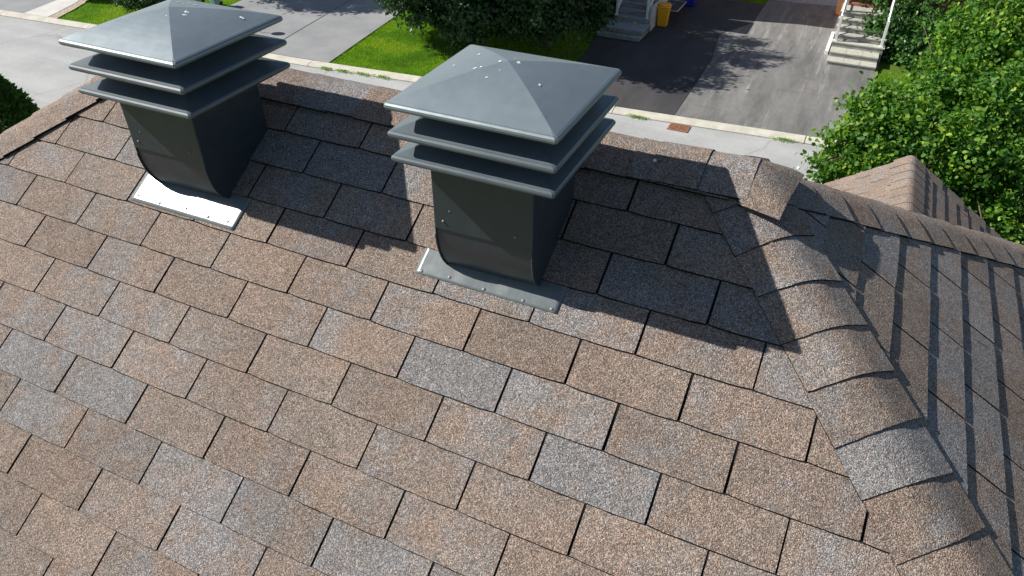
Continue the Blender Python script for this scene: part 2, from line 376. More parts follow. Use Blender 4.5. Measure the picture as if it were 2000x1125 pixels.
# the shingle bent down over the end of the ridge
bm = bmesh.new(); LT = bm.verts.layers.float.new('tone'); LV = bm.verts.layers.float.new('val'); NX_, NY_ = 12, 22; gr = []
for i in range(NX_+1):
    row = []
    for j in range(NY_+1):
        a_, b_ = i/NX_, j/NY_; x = XR+.035+.140*a_+.03*(b_-.5)*a_; y = EY-.150-.02*a_+(.30)*b_
        hs = [EZ-(EY-y)*math.tan(TH), EZ-(y-EY)*math.tan(TH), EZ-(x-XR-.038)*math.tan(HP)]; kk = .017
        z = -kk*math.log(sum(math.exp(-(h-EZ)/kk) for h in hs))+EZ + .029 + .004*a_
        vt = bm.verts.new((x, y, z)); vt[LT] = .25+.3*f1d(x*2, 3+y); vt[LV] = .45; row.append(vt)
    gr.append(row)
for i in range(NX_):
    for j in range(NY_): bm.faces.new((gr[i][j], gr[i+1][j], gr[i+1][j+1], gr[i][j+1]))
ed = [gr[i][0] for i in range(NX_+1)]+[gr[NX_][j] for j in range(1, NY_+1)]; lo = [bm.verts.new(v.co+Vector((-.001, 0, -.0065))) for v in ed]
for i in range(len(ed)-1): bm.faces.new((ed[i], lo[i], lo[i+1], ed[i+1])).material_index = 1
hp(fin('ridge_end_cap', bm, [M['shingle'], M['black']]))
# wing towards the street: a lower gable
WX, WY, WZ = 3.25, 5.50, -1.47; WT = R(34.0); cw, sw = math.cos(WT), math.sin(WT); WL = 2.3
o = slope('wing_roof_slope', (WX, WY, WZ), (0, 1, 0), (-cw, 0, sw), -3.2, 0, -WL, 0, 0, -.72*EXP, [((0, WY+.02, 0), (0, 1, 0)), ((WX+.05, 0, 0), (-1, 0, 0))], None, seed=6, t0=.0075); hp(o)
o = slope('wing_roof_slope', (WX, WY, WZ), (0, -1, 0), (cw, 0, sw), 0, 3.2, -WL, 0, .1, -.3*EXP, [((0, WY+.02, 0), (0, 1, 0)), ((WX-.05, 0, 0), (1, 0, 0))], None, seed=7, t0=.005); hp(o)
o = caps('ridge_cap', (WX, WY+.03, WZ+.003), (0, -1, 0), (-cw, 0, -sw), (cw, 0, -sw), 2.6, s0=0, seed=8, tonef=lambda k: .15, h0=.003, w_=.155, rr=.04, cl=0, wob=.002); hp(o)
bm = bmesh.new()      # roof decks under the shingles, and rake boards
for O_, A_, B_ in (((WX, WY, WZ), 1, 0), ((WX, WY, WZ), -1, 0)):
    pts = [(WX, 2.3, WZ-.05), (WX, WY+.015, WZ-.05), (WX+A_*WL*cw, WY+.015, WZ-WL*sw-.05), (WX+A_*WL*cw, 2.3, WZ-WL*sw-.05)]
    up = [bm.verts.new(p) for p in pts]; dn = [bm.verts.new((p[0], p[1], p[2]-.14)) for p in pts]
    bm.faces.new(up); bm.faces.new(dn[::-1])
    for i in range(4): bm.faces.new((up[i], up[(i+1) % 4], dn[(i+1) % 4], dn[i]))
bmesh.ops.recalc_face_normals(bm, faces=bm.faces[:])
hp(fin('rake_board', bm, M['trim']))
# lifted rake shingles along the right rake of the wing
bm = bmesh.new(); LT = bm.verts.layers.float.new('tone'); LV = bm.verts.layers.float.new('val')
for k in range(8):
    s0 = .16 + k*.27; s1 = s0 + .2
    vs = []
    for s_, y_, h_ in ((s0, WY-.11, .006), (s1, WY-.11, .012), (s1, WY+.035, .016), (s0, WY+.035, .010)):
        vt = bm.verts.new((WX+s_*cw+sw*h_, y_, WZ-s_*sw+cw*h_)); vt[LT] = random.uniform(.1, .6); vt[LV] = .6; vs.append(vt)
    f = bm.faces.new(vs)
    r = bmesh.ops.extrude_face_region(bm, geom=[f]); bmesh.ops.translate(bm, vec=(-sw*.005, 0, -cw*.005), verts=[v for v in r['geom'] if isinstance(v, bmesh.types.BMVert)])
bmesh.ops.recalc_face_normals(bm, faces=bm.faces[:])
hp(fin('rake_shingle', bm, [M['shingle'], M['black']]))
# walls, fascia
ez = EZ-DROP
bm = bmesh.new(); box(bm, XL-fx+.45, XR+fx-.45, EY-LEN+.45, EY+LEN-.45, G-.02, ez+.1); hp(fin('wall', bm, M['brick']))
bm = bmesh.new(); box(bm, WX-WL*cw+.4, WX+WL*cw-.4, 3.2, WY-.3, G-.02, WZ-WL*sw+.1)
g0 = [bm.verts.new(p) for p in ((WX-WL*cw+.4, WY-.3, WZ-WL*sw+.1), (WX+WL*cw-.4, WY-.3, WZ-WL*sw+.1), (WX, WY-.3, WZ-.2))]; bm.faces.new(g0)
hp(fin('wing_wall', bm, M['brick']))
bm = bmesh.new()
for a_, b_ in (((XL-fx, XR+fx), (EY-LEN-.02, EY-LEN+.01)), ((XL-fx, XR+fx), (EY+LEN-.01, EY+LEN+.02)), ((XL-fx-.02, XL-fx+.01), (EY-LEN, EY+LEN)), ((XR+fx-.01, XR+fx+.02), (EY-LEN, EY+LEN))):
    box(bm, a_[0], a_[1], b_[0], b_[1], ez-.16, ez-.006)
box(bm, XL-fx+.02, XR+fx-.02, EY-LEN+.02, EY+LEN-.02, ez-.14, ez-.10)
hp(fin('fascia', bm, M['trim']))

# ---------------------------------------------------------------- roof vents
def louver(bm, cx, cy, zr, half, rise, inner, rad=.011, bow=.0):
    """square hood: sloping faces and a rolled rim"""
    prof = []
    nseg = 10
    if inner > 0: prof.append((inner, zr+rise))
    for i in range(1, nseg+1 if inner == 0 else 3):
        q = i/(nseg if inner == 0 else 2)
        h = inner + (half-rad*.8-inner)*q
        zz = zr+rad + (rise-rad)*(1-q)
        if inner == 0: zz += bow*math.sin(PI*q)
        prof.append((h, zz))
    for k in range(7):
        a = PI/2 - k/6*PI*1.05
        prof.append((half-rad+rad*math.cos(a), zr+rad*math.sin(a)))
    prof.append((half-.030, zr-rad*.2)); prof.append((max(inner, .10), zr+rise*.62))
    rings = []
    for h, z in prof:
        c = min(.006, h*.04) if h > half*.9 else 0
        ring = []
        for sx, sy in ((-1, -1), (1, -1), (1, 1), (-1, 1)):
            px, py = cx+sx*h, cy+sy*h
            if c:
                tx = (c, 0) if sx*sy > 0 else (0, c)
                p1 = (px-sx*(0 if sx*sy > 0 else c), py-sy*(c if sx*sy > 0 else 0))
                p2 = (px-sx*(c if sx*sy > 0 else 0), py-sy*(0 if sx*sy > 0 else c))
                ring += [bm.verts.new((*p1, z)), bm.verts.new((*p2, z))]
            else: ring += [bm.verts.new((px, py, z)), bm.verts.new((px, py, z))]
        rings.append(ring)
    for r0, r1 in zip(rings, rings[1:]):
        n = len(r0)
        for i in range(n): bm.faces.new((r0[i], r1[i], r1[(i+1) % n], r0[(i+1) % n]))
    if inner == 0:
        ap = bm.verts.new((cx, cy, zr+rise)); n = len(rings[0])
        for i in range(n): bm.faces.new((ap, rings[0][i], rings[0][(i+1) % n]))
    bmesh.ops.remove_doubles(bm, verts=bm.verts[:], dist=.0002)
    bmesh.ops.dissolve_degenerate(bm, edges=bm.edges[:], dist=.0001)
def blob(bm, p, n, r, seed, mi=1, st=.0006):
    rnd = random.Random(seed); n = Vector(n).normalized(); a = n.orthogonal().normalized(); b = n.cross(a); K = 11
    a, b = a*rnd.uniform(.7, 1.2), b*rnd.uniform(.7, 1.2)
    vs = [bm.verts.new(Vector(p)+n*st+(a*math.cos(2*PI*k/K)+b*math.sin(2*PI*k/K))*r*rnd.choice((.35, .6, .9, 1.3, 1.5))) for k in range(K)]
    c = bm.verts.new(Vector(p)+n*(st+.0002))
    for k in range(K):
        f = bm.faces.new((c, vs[k], vs[(k+1) % K])); f.material_index = mi
def dome(bm, p, n, r, h=.5):
    n = Vector(n).normalized(); a = n.orthogonal().normalized(); b = n.cross(a); K = 10; prev = None
    for j in range(4):
        an = j/4*PI/2; ring = [bm.verts.new(Vector(p)+(a*math.cos(2*PI*k/K)+b*math.sin(2*PI*k/K))*r*math.cos(an)+n*r*h*math.sin(an)) for k in range(K)]
        if prev:
            for k in range(K): bm.faces.new((prev[k], prev[(k+1) % K], ring[(k+1) % K], ring[k]))
        prev = ring
    bm.faces.new(prev)
def roof_vent(label, x0, x1, cx, cy, rims, rise, plate, nails, drops, flip):
    e = empty('roof_vent', ((x0+x1)/2, .44, .22)); tag(e, label, 'roof vent', 'roof vents near the ridge')
    inv = Matrix.Translation(-Vector(e.location))
    def P(o): o.parent = e; o.matrix_parent_inverse = inv; return o
    y0, y1 = .284, .610; ztop = rims[2]+.03; zs = .388
    # upper sleeve with a stepped lower rim
    bm = bmesh.new(); r = .004
    def ringz(x0, x1, y0, y1, z):
        pts = []
        for (px, py, a0) in ((x0+r, y0+r, PI), (x1-r, y0+r, 1.5*PI), (x1-r, y1-r, 0), (x0+r, y1-r, .5*PI)):
            for k in range(4): a = a0+k/3*PI/2; pts.append((px+r*math.cos(a), py+r*math.sin(a)))
        return [bm.verts.new((px, py, z(px, py))) for px, py in pts]
    tan = math.tan(TH)
    # the sleeve's lower edge follows the roof at the back
    zb = lambda x, y: max(zs, y*tan-.01) + (.004 if x > (x0+x1)/2 else -.002)
    a_ = ringz(x0, x1, y0, y1, lambda x, y: ztop); b_ = ringz(x0, x1, y0, y1, zb)
    n = len(a_)
    for i in range(n): bm.faces.new((a_[i], b_[i], b_[(i+1) % n], a_[(i+1) % n]))
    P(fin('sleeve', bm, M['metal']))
    # lower collar: front sheet curls back to the roof between two curved side sheets
    bm = bmesh.new(); q = .0035; NX, NY = 18, 16
    prof = [(.2885, .40), (.2885, .36), (.2925, .325), (.300, .293), (.312, .264), (.330, .240), (.350, .225), (.366, .2195)]
    def pr(tt):
        f = tt*(len(prof)-1); i = min(int(f), len(prof)-2); g = f-i
        return prof[i][0]*(1-g)+prof[i+1][0]*g, prof[i][1]*(1-g)+prof[i+1][1]*g
    grid = []
    for i in range(NX+1):
        xx = x0+q+(x1-x0-2*q)*i/NX; col = []
        bulge = math.cos(PI/2*i/NX)**.7 if i < NX else 0
        for j in range(NY+1):
            tt = j/NY; yy, zz = pr(tt)
            k = max(0, (tt-.45)/.55)**2
            yy -= .020*bulge*k; zz -= .012*bulge*k
            col.append(bm.verts.new((xx, yy, max(zz, yy*tan+.004))))
        grid.append(col)
    for i in range(NX):
        for j in range(NY): bm.faces.new((grid[i][j], grid[i][j+1], grid[i+1][j+1], grid[i+1][j]))
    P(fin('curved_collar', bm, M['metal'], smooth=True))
    for xs, sg in ((x0+.0015, -1), (x1-.0015, 1)):
        bm = bmesh.new(); pts = [(y-.004-(.020*max(0, (i_/7-.45)/.55)**2 if sg < 0 else 0), z-(.012*max(0, (i_/7-.45)/.55)**2 if sg < 0 else 0)) for i_, (y, z) in enumerate(prof)]
        pts = [(pts[0][0], .41)] + pts[1:] + [(y1-.004, (y1)*tan-.002), (y1-.004, .45)]
        A = [bm.verts.new((xs, y, z)) for y, z in pts]; B = [bm.verts.new((xs-sg*.003, y, z)) for y, z in pts]
        bm.faces.new(A); bm.faces.new(B[::-1])
        for i in range(len(A)): bm.faces.new((A[i], A[(i+1) % len(A)], B[(i+1) % len(A)], B[i]))
        bmesh.ops.recalc_face_normals(bm, faces=bm.faces[:])
        # folded lip along the curve
        tube(bm, [(xs, y, z) for y, z in pts[1:8]], .0026, 6)
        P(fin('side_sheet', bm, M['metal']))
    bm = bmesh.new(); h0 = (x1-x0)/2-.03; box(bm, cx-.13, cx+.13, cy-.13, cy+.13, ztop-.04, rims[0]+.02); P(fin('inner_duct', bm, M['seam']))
    names = ('hood', 'louver', 'louver')
    for k, (zr, hf) in enumerate(zip(rims, (.2515, .2505, .2485))):
        bm = bmesh.new(); louver(bm, cx[k] if isinstance(cx, tuple) else cx, cy, zr, hf, rise if k == 0 else .050, 0 if k == 0 else .12, bow=.006)
        bm.normal_update()
        if k == 0:
            for (dx, dy, rr_, sd) in drops:
                hh = max(abs(dx), abs(dy))/.25
                z = zr+.011+(rise-.011)*(1-hh)+.006*math.sin(PI*hh)
                if abs(dx) > abs(dy): nn_ = (math.copysign(.33, dx), 0, 1)
                else: nn_ = (0, math.copysign(.33, dy), 1)
                blob(bm, (cx+dx, cy+dy, z), nn_, rr_*.72, sd, st=.0009)
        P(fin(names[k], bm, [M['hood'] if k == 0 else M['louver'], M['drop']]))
    # flashing plate lying on the shingle course
    bm = bmesh.new(); pu0, pu1, pv0, pv1 = plate; NX, NY = 30, 8
    PP = lambda u, v, h: Vector((u, v*ct-st_*h, v*st_+ct*h))
    g = []
    for i in range(NX+1):
        col = []
        for j in range(NY+1):
            u = pu0+(pu1-pu0)*i/NX; v = pv0+(pv1-pv0)*j/NY
            base = .0078-(v-.29)/.145*.0042
            dent = .0016*noise.noise(Vector((u*11, v*9, flip*3.))) + .0005*noise.noise(Vector((u*25, v*16, flip*9.)))
            edge = min(1, (NY-j)/3)
            col.append(bm.verts.new(PP(u, v, base+max(-.001, dent)*edge+.0006)))
        g.append(col)
    for i in range(NX):
        for j in range(NY): bm.faces.new((g[i][j], g[i+1][j], g[i+1][j+1], g[i][j+1]))
    edge = [g[i][0] for i in range(NX+1)] + [g[NX][j] for j in range(1, NY+1)]
    edge = [g[0][j] for j in range(NY, 0, -1)] + edge
    lo = [bm.verts.new(v.co - Vector((0, -st_, ct))*.0014) for v in edge]
    for i in range(len(edge)-1): bm.faces.new((edge[i], lo[i], lo[i+1], edge[i+1]))
    P(fin('flashing', bm, M['flash'], smooth=True))
    for (u, v) in nails:
        bm = bmesh.new(); dome(bm, PP(u, v, .0085-(v-.29)/.145*.004), (0, -st_, ct), .0058, .45); P(fin('nail', bm, M['screw'], smooth=True))
    for (fx_, z) in ((.10, .415), (.83, .425), (.17, .455)):
        bm = bmesh.new(); dome(bm, (x0+(x1-x0)*fx_, y0, z), (0, -1, 0), .0048 if fx_ != .17 else .0025, .9); P(fin('screw', bm, M['screw'], smooth=True))
    for (yy, z) in ((.35, .435), (.55, .47)):
        bm = bmesh.new(); dome(bm, (x1, yy, z), (1, 0, 0), .004, .7); P(fin('screw', bm, M['seam'], smooth=True))
    return e
roof_vent('left roof vent with charcoal hood, its flashing plate shining white in the sun', .262, .592, .435, .452, (.778, .695, .613), .075,
          (.1765, .6815, .300, .4345), [(.205, .326), (.315, .320), (.44, .328), (.55, .322), (.64, .326)],
          [(-.06, .10, .012, 1), (-.03, .115, .009, 2), (.01, .10, .010, 3), (-.09, .08, .006, 4), (.06, .01, .010, 5), (.075, -.01, .007, 6), (.04, -.05, .005, 7), (-.06, .02, .007, 8), (.19, .12, .009, 9), (-.10, -.03, .006, 10), (.03, .13, .006, 12), (-.02, .08, .006, 14)], 1)
roof_vent('right roof vent with charcoal hood and dull grey flashing plate, nearer the hip', 1.500, 1.823, 1.660, .468, (.782, .700, .626), .080,
          (1.407, 1.906, .341, .4345), [(1.43, .352), (1.53, .358), (1.655, .352), (1.79, .352), (1.885, .352)],
          [(-.02, -.005, .0075, 21), (.005, .035, .0085, 22), (.03, .01, .007, 23), (-.075, -.055, .008, 24), (-.06, -.045, .006, 25), (.12, -.06, .006, 26), (-.13, .08, .006, 27), (-.17, .0, .006, 28), (-.02, -.09, .004, 29), (.0, -.05, .003, 30), (.05, .14, .006, 31)], 2)
# small bits lying on the ridge
for i, (u, v, r_) in enumerate(((.475, .955, .006), (2.03, .915, .007), (2.45, .99, .005))):
    bm = bmesh.new(); pp = Vector((u, v*ct-st_*.017, v*st_+ct*.017)); dome(bm, pp, (0, -st_, ct), r_, .8)
    tag(fin('pebble', bm, M['drop'] if i else M['seam'], smooth=True), ['small dark speck of debris on the ridge beside the left vent', 'small white chip on the ridge cap right of the right vent', 'tiny white chip on the roof corner'][i], 'debris')

# ---------------------------------------------------------------- ground and street
sheet('ground', [(-400, -300), (400, -300), (400, 500), (-400, 500)], G-.10, M['earth']); tag(bpy.data.objects['ground'], kind='structure')
K = [(-60, 16.6), (-45, 17.4), (-31.1, 18.36), (-26.2, 18.68), (-15.4, 19.2), (-10.95, 19.57), (-3.94, 20.05), (1.98, 20.48), (8, 20.9), (25, 22.0), (60, 24.2)]
tag(sheet('street', K[::-1] + [(-60, 8.2), (60, 15.5)], G, M['street']), kind='structure')
# far kerb
bm = bmesh.new(); prev = None
KK = []
for (xa, ya), (xb, yb) in zip(K, K[1:]):
    nseg = max(1, int((xb-xa)/3))
    for i in range(nseg): KK.append((xa+(xb-xa)*i/nseg, ya+(yb-ya)*i/nseg))
KK.append(K[-1])
for (xa, ya), (xb, yb) in zip(KK, KK[1:]):
    g_ = .012; L_ = xb-xa; dy = (yb-ya)/L_
    vs = []
    for x, y in ((xa+g_, ya+dy*g_), (xb-g_, yb-dy*g_)):
        vs.append([bm.verts.new(p) for p in ((x, y, G-.05), (x, y, G+.035), (x, y+.05, G+.06), (x, y+.16, G+.105), (x, y+.18, G+.11), (x, y+.37, G+.11), (x, y+.37, G-.05))])
    for i in range(6): bm.faces.new((vs[0][i], vs[1][i], vs[1][i+1], vs[0][i+1]))
    bm.faces.new(vs[0]); bm.faces.new(vs[1][::-1])
bmesh.ops.recalc_face_normals(bm, faces=bm.faces[:])
tag(fin('kerb', bm, M['concrete']), kind='structure')
Y = lambda x: np.interp(x, [k[0] for k in K], [k[1] for k in K]) + .372
def st(name, poly, z, mat): return tag(sheet(name, poly, G+z, mat), kind='structure')
st('yard', [(-60, Y(-60)), (-30, Y(-30)), (-10, Y(-10)), (5, Y(5)), (60, Y(60)), (60, 60), (-60, 60)], .06, M['soil'])
st('near_yard', [(-60, -40), (60, -40), (60, 15.3), (-60, 8.0)], -.03, M['soil'])
st('driveway', [(-2.02, Y(-2.02)), (3.2, Y(3.2)), (3.5, 23.2), (3.6, 27.6), (3.6, 33.0), (1.9, 34.8), (-.9, 34.3), (-1.4, 34.3), (-1.45, 30.8), (-2.4, 28.8), (-2.06, 26), (-2.02, 22.5)], .115, M['drive_old'])
st('driveway', [(-6.5, Y(-6.5)), (-2.035, Y(-2.035)), (-2.035, 22.5), (-2.075, 26), (-2.42, 28.8), (-1.47, 30.8), (-1.42, 33.6), (-5.2, 33.6), (-5.2, 28), (-6.8, 27.6), (-6.8, 26.5), (-6.55, 24.4)], .119, M['drive_new'])
st('driveway', [(-22.6, Y(-22.6)), (-14.75, Y(-14.75)), (-15.1, 22.5), (-15.4, 25.1), (-17.5, 33), (-23.4, 33)], .112, M['drive_grey'])
st('joint', [(-17.84, 20.6), (-17.79, 20.6), (-18.42, 26.1), (-19.2, 33), (-19.25, 33), (-18.47, 26.1)], .116, M['seam'])
st('driveway', [(-37, Y(-37)), (-30.1, Y(-30.1)), (-30.7, 22), (-32.5, 30), (-39, 30)], .112, M['drive_grey'])
st('path', [(-30.1, Y(-30.1)), (-28.72, Y(-28.72)), (-29.3, 20.7), (-30.0, 22), (-31.8, 30), (-32.5, 30), (-30.7, 22)], .116, M['walk'])
st('pebble_strip', [(-28.7, Y(-28.7)), (-28.25, Y(-28.25)), (-28.6, 20.0), (-29.2, 21.5), (-30.8, 29), (-31.8, 30), (-30.0, 22), (-29.28, 20.7)], .108, M['pebble'])
st('gravel', [(-2.6, 34.32), (2.6, 34.6), (3.0, 37), (-2.6, 37)], .11, M['gravel'])
st('bare_ground', [(-12.5, 22.6), (-9.5, 21.6), (-6.75, 24.2), (-6.95, 28.5), (-12.5, 29.5)], .075, M['shade_earth'])
# grating in the gutter
e = empty('drain_grate', (-1.7, 19.95, G+.004)); tag(e, 'rusty brown drain grate in the street beside the kerb', 'drain grate')
def lp(o, e):
    o.parent = e; return o
bm = bmesh.new()
for x0_, x1_, y0_, y1_ in ((-.32, .32, -.24, -.20), (-.32, .32, .20, .24), (-.32, -.28, -.2, .2), (.28, .32, -.2, .2)): box(bm, x0_, x1_, y0_, y1_, 0, .02)
lp(fin('frame', bm, M['rust']), e)
bm = bmesh.new(); box(bm, -.28, .28, -.2, .2, 0, .006)
for i in range(9): box(bm, -.28, .28, -.19+i*.044, -.165+i*.044, .006, .018)
box(bm, -.015, .015, -.19, .19, .018, .021)
lp(fin('grid', bm, M['rust']), e)

# ---------------------------------------------------------------- vegetation
LEAF6 = np.array([(0, 0, 0), (.28, -.36, .06), (.72, -.30, .05), (1, 0, -.04), (.72, .30, .05), (.28, .36, .06)])
F6 = [(0, 1, 2, 3), (0, 3, 4, 5)]
LEAF4 = np.array([(0, 0, 0), (.45, -.32, .06), (1, 0, 0), (.45, .32, .06)]); F4 = [(0, 1, 2), (0, 2, 3)]
BLADE = np.array([(0, -.09, 0), (0, .09, 0), (1, 0, 0)]); F3 = [(0, 1, 2)]
def leaf_mesh(name, pos, axis, nrm, size, mat, rnd, tmpl=LEAF4, F=F4, parent=None):
    pos, axis, nrm = map(np.asarray, (pos, axis, nrm)); N = len(pos)
    axis = axis/np.linalg.norm(axis, axis=1, keepdims=True)
    side = np.cross(nrm, axis); side /= np.linalg.norm(side, axis=1, keepdims=True)+1e-9; up = np.cross(axis, side)
    T = tmpl; K_ = len(T)
    V = pos[:, None] + size[:, None, None]*(axis[:, None]*T[None, :, 0, None] + side[:, None]*T[None, :, 1, None] + up[:, None]*T[None, :, 2, None])
    V = V.reshape(-1, 3); fl = []; tot = []
    Fa = [np.array(f) for f in F]
    base = (np.arange(N)*K_)
    loops = np.concatenate([np.stack([base+i for i in f], 1) for f in F], 1).ravel()
    per = sum(len(f) for f in F); nF = len(F)
    starts = (np.arange(N)*per)[:, None] + np.cumsum([0]+[len(f) for f in F[:-1]])[None]
    me = bpy.data.meshes.new(name); me.vertices.add(len(V)); me.vertices.foreach_set('co', V.ravel())
    me.loops.add(len(loops)); me.loops.foreach_set('vertex_index', loops.astype(np.int32))
    me.polygons.add(N*nF); me.polygons.foreach_set('loop_start', starts.ravel().astype(np.int32))
    me.update(calc_edges=True)
    a = me.attributes.new('rnd', 'FLOAT', 'POINT'); a.data.foreach_set('value', np.repeat(rnd, K_).astype(np.float32))
    return link(name, me, mat, parent)
def crown(name, lobes, n, size, mat, rg, parent, tmpl=LEAF4, F=F4, clump=.25, up=.5, shell=.55, bright=None, ncl=60, droop=0., wild=.45, spk=.12, spl=1.13):
    """leaves grouped in sprays through ellipsoid lobes: (centre, radii, weight)"""
    P_, A_, N_, Rn = [], [], [], []
    wts = np.array([l[2] for l in lobes], float); wts /= wts.sum()
    for (c, r_, _), w_ in zip(lobes, wts):
        k = int(n*w_); nc = max(6, int(ncl*w_*len(lobes)))
        d = rg.normal(size=(nc, 3)); d /= np.linalg.norm(d, axis=1, keepdims=True)
        rad = shell + (1-shell)*rg.random(nc)**.6; rad[rg.random(nc) < spk] *= spl
        cc_ = d*rad[:, None]*np.array(r_)                      # spray centres
        ci = rg.integers(0, nc, k)
        loc = rg.normal(size=(k, 3))*clump*np.array([1, 1, .6])
        # sprays stretch along their own twig
        tw = d + rg.normal(size=(nc, 3))*.4; tw /= np.linalg.norm(tw, axis=1, keepdims=True)
        loc += tw[ci]*rg.normal(size=(k, 1))*clump*.9
        p = cc_[ci]+loc
        P_.append(p+np.array(c))
        out = p/np.array(r_)**2; out /= np.linalg.norm(out, axis=1, keepdims=True)+1e-9
        ax_ = tw[ci]*.6 + rg.normal(size=(k, 3))*.8; ax_[:, 2] -= droop
        nr = out*.7 + np.array([0, 0, up]) + rg.normal(size=(k, 3))*wild
        A_.append(ax_); N_.append(nr)
        Rn.append(np.clip(.35+.35*rg.random(nc)[ci]+rg.normal(size=k)*.16, 0, 1))
    P_, A_, N_, Rn = map(np.concatenate, (P_, A_, N_, Rn))
    sz = size*(.7+.6*rg.random(len(P_)))
    return leaf_mesh(name, P_, A_, N_, sz, mat, Rn, tmpl, F, parent)
def trunk(base, top, r0, lobes, parent, seed):
    rnd = random.Random(seed); bm = bmesh.new(); b = Vector(base); t = Vector(top)
    pts = [b.lerp(t, k/7)+Vector((rnd.uniform(-.06, .06), rnd.uniform(-.06, .06), 0))*(k > 0) for k in range(8)]
    tube(bm, pts, [r0*(1.25 if k == 0 else 1-.1*k) for k in range(8)], 10)
    for (c, r_, _) in lobes:
        s = pts[rnd.randrange(2, 7)]; c = Vector(c)
        m_ = s.lerp(c, .5)+Vector((0, 0, .12)); tube(bm, [s, m_, c], [r0*.42, r0*.28, r0*.10], 7)
        for q in range(5):
            e_ = c+Vector((rnd.gauss(0, 1)*r_[0], rnd.gauss(0, 1)*r_[1], rnd.gauss(0, .8)*r_[2]))*.6
            tube(bm, [m_.lerp(c, .5), m_.lerp(e_, .6), e_], [r0*.16, r0*.1, r0*.03], 5)
    return fin('trunk', bm, M['bark'], parent, True)
def tree(name, label, cat, base, lobes, n, size, mat, seed, r0=.14, group=None, **k):
    e = empty(name, base); tag(e, label, cat, group)
    inv = Vector(base); L = [((Vector(c)-inv)[:], r_, w_) for c, r_, w_ in lobes]
    rg = np.random.default_rng(seed)
    top = max(L, key=lambda q: q[0][2])[0]
    trunk((0, 0, -.05), (top[0]*.5, top[1]*.5, top[2]*.85), r0, L, e, seed)
    crown('crown', L, n, size, mat, rg, e, **k)
    return e
CAM = Vector(m.translation)
# near linden in the front yard (lobes at their places in the yard)
LN = []
def wpt(x, y, s):
    return CAM + (RX*((x-1000)/1423.3) + RY*((y-562.5)/1423.3) + RZ)*s
for x, y, s, r_ in ((1650, 318, 10.7, 38), (1684, 236, 11.0, 34), (1700, 300, 10.8, 66), (1668, 200, 11, 15), (1650, 258, 10.8, 20), (1612, 272, 10.7, 15), (1604, 322, 10.6, 18), (1716, 184, 11.2, 20), (1618, 348, 10.6, 20), (1735, 235, 11.2, 52), (1790, 255, 11.1, 80), (1850, 165, 11.5, 66),
        (1850, 310, 10.9, 85), (1905, 85, 11.9, 72), (1975, 20, 12.2, 90), (1935, 210, 11.3, 92), (1965, 330, 11.0, 78), (1915, 420, 10.9, 70), (2010, 450, 10.8, 80),
        (2050, 180, 11.6, 110), (2090, 330, 11.4, 110), (1800, 380, 11.2, 80), (1880, 250, 12.2, 110), (1960, 130, 12.8, 120), (1700, 370, 11.2, 60), (2080, 520, 11.3, 110), (2060, -70, 12.8, 110)):
    q = r_/1423.3*s; LN.append((wpt(x, y, s)[:], (q, q, q*.85), q*q))
tree('linden_tree', 'bright green broadleaf tree behind the lower gable roof, filling the right side', 'tree', (4.9, 11.3, G), LN, 88000, .070, M['leaf_near'], 11, r0=.16,
     tmpl=LEAF6, F=F6, clump=.085, up=.35, shell=.30, ncl=105, wild=.75, spk=.2, spl=1.25, droop=.25)
# dark tree beside the right-hand steps
LD = [(wpt(x, y, s_)[:], (r_/1423.3*s_,)*3, (r_/50)**2) for x, y, s_, r_ in [(1738, 28, 28, 60), (1708, 2, 28.2, 44), (1732, 80, 27.2, 46), (1792, 118, 27, 66), (1745, 178, 26.8, 36), (1800, 205, 26.4, 48), (1830, 40, 27.6, 80), (1780, -40, 28.5, 80), (1850, 150, 27, 60)]]
tree('broadleaf_tree', 'dark green dense tree overhanging the stone steps at top right', 'tree', (5.6, 30.4, G+.06), LD, 34000, .15, M['leaf_mid'], 12, clump=.16, up=.4, shell=.5, ncl=70)
# two trees on the middle lawn
def plobes(L): return [(wpt(x, y, s_)[:], (r_/1423.3*s_,)*3, (r_/50)**2) for x, y, s_, r_ in L]
LA = plobes([(790, -14, 27.2, 46), (848, 4, 26.6, 46), (912, 30, 26.2, 44), (950, 0, 27.4, 70), (865, -60, 27, 85), (770, -60, 28, 60), (960, -80, 28, 80), (900, 52, 26.4, 30)]) + [((-14.9, 21.3, G+5.6), (1.8, 1.9, 1.3), 2.2), ((-14.9, 23.8, G+5.6), (1.9, 1.9, 1.4), 2.2), ((-12.4, 25.4, G+5.2), (2, 1.8, 1.5), 2)]
LB = plobes([(1015, 5, 26.6, 58), (1068, -5, 26.4, 66), (1062, 28, 26.2, 38), (1130, -8, 27.2, 62), (1138, -6, 27.8, 28), (1080, -80, 27, 90), (1000, -60, 28, 70)]) + [((-11.3, 23.4, G+5.6), (2.2, 1.8, 1.3), 2.4), ((-9.6, 22.4, G+5.5), (1.5, 1.3, 1.0), 1.4), ((-10.6, 26.8, G+5.0), (1.9, 1.7, 1.4), 2), ((-9.6, 25.4, G+6.4), (1.8, 1.8, 1.0), 1.5)]
tree('maple_tree', 'dark leafy tree over the sunlit lawn, left of the two trees above the right vent', 'tree', (-11.6, 24.3, G+.06), LA, 60000, .15, M['leaf_dark'], 13, clump=.17, up=.4, shell=.5, ncl=70, droop=.2)
tree('maple_tree', 'dark leafy tree nearer the left steps and driveway, behind the right vent hood', 'tree', (-8.2, 24.6, G+.06), LB, 60000, .15, M['leaf_dark'], 14, clump=.17, up=.4, shell=.5, ncl=70, droop=.2)
LC = [((-26.2, 24.5, G+5.2), (2.2, 1.6, 1.4), 1), ((-24.3, 24.9, G+5.4), (1.8, 1.4, 1.2), .8), ((-27.2, 26.0, G+4.6), (2, 1.6, 1.6), .8)]
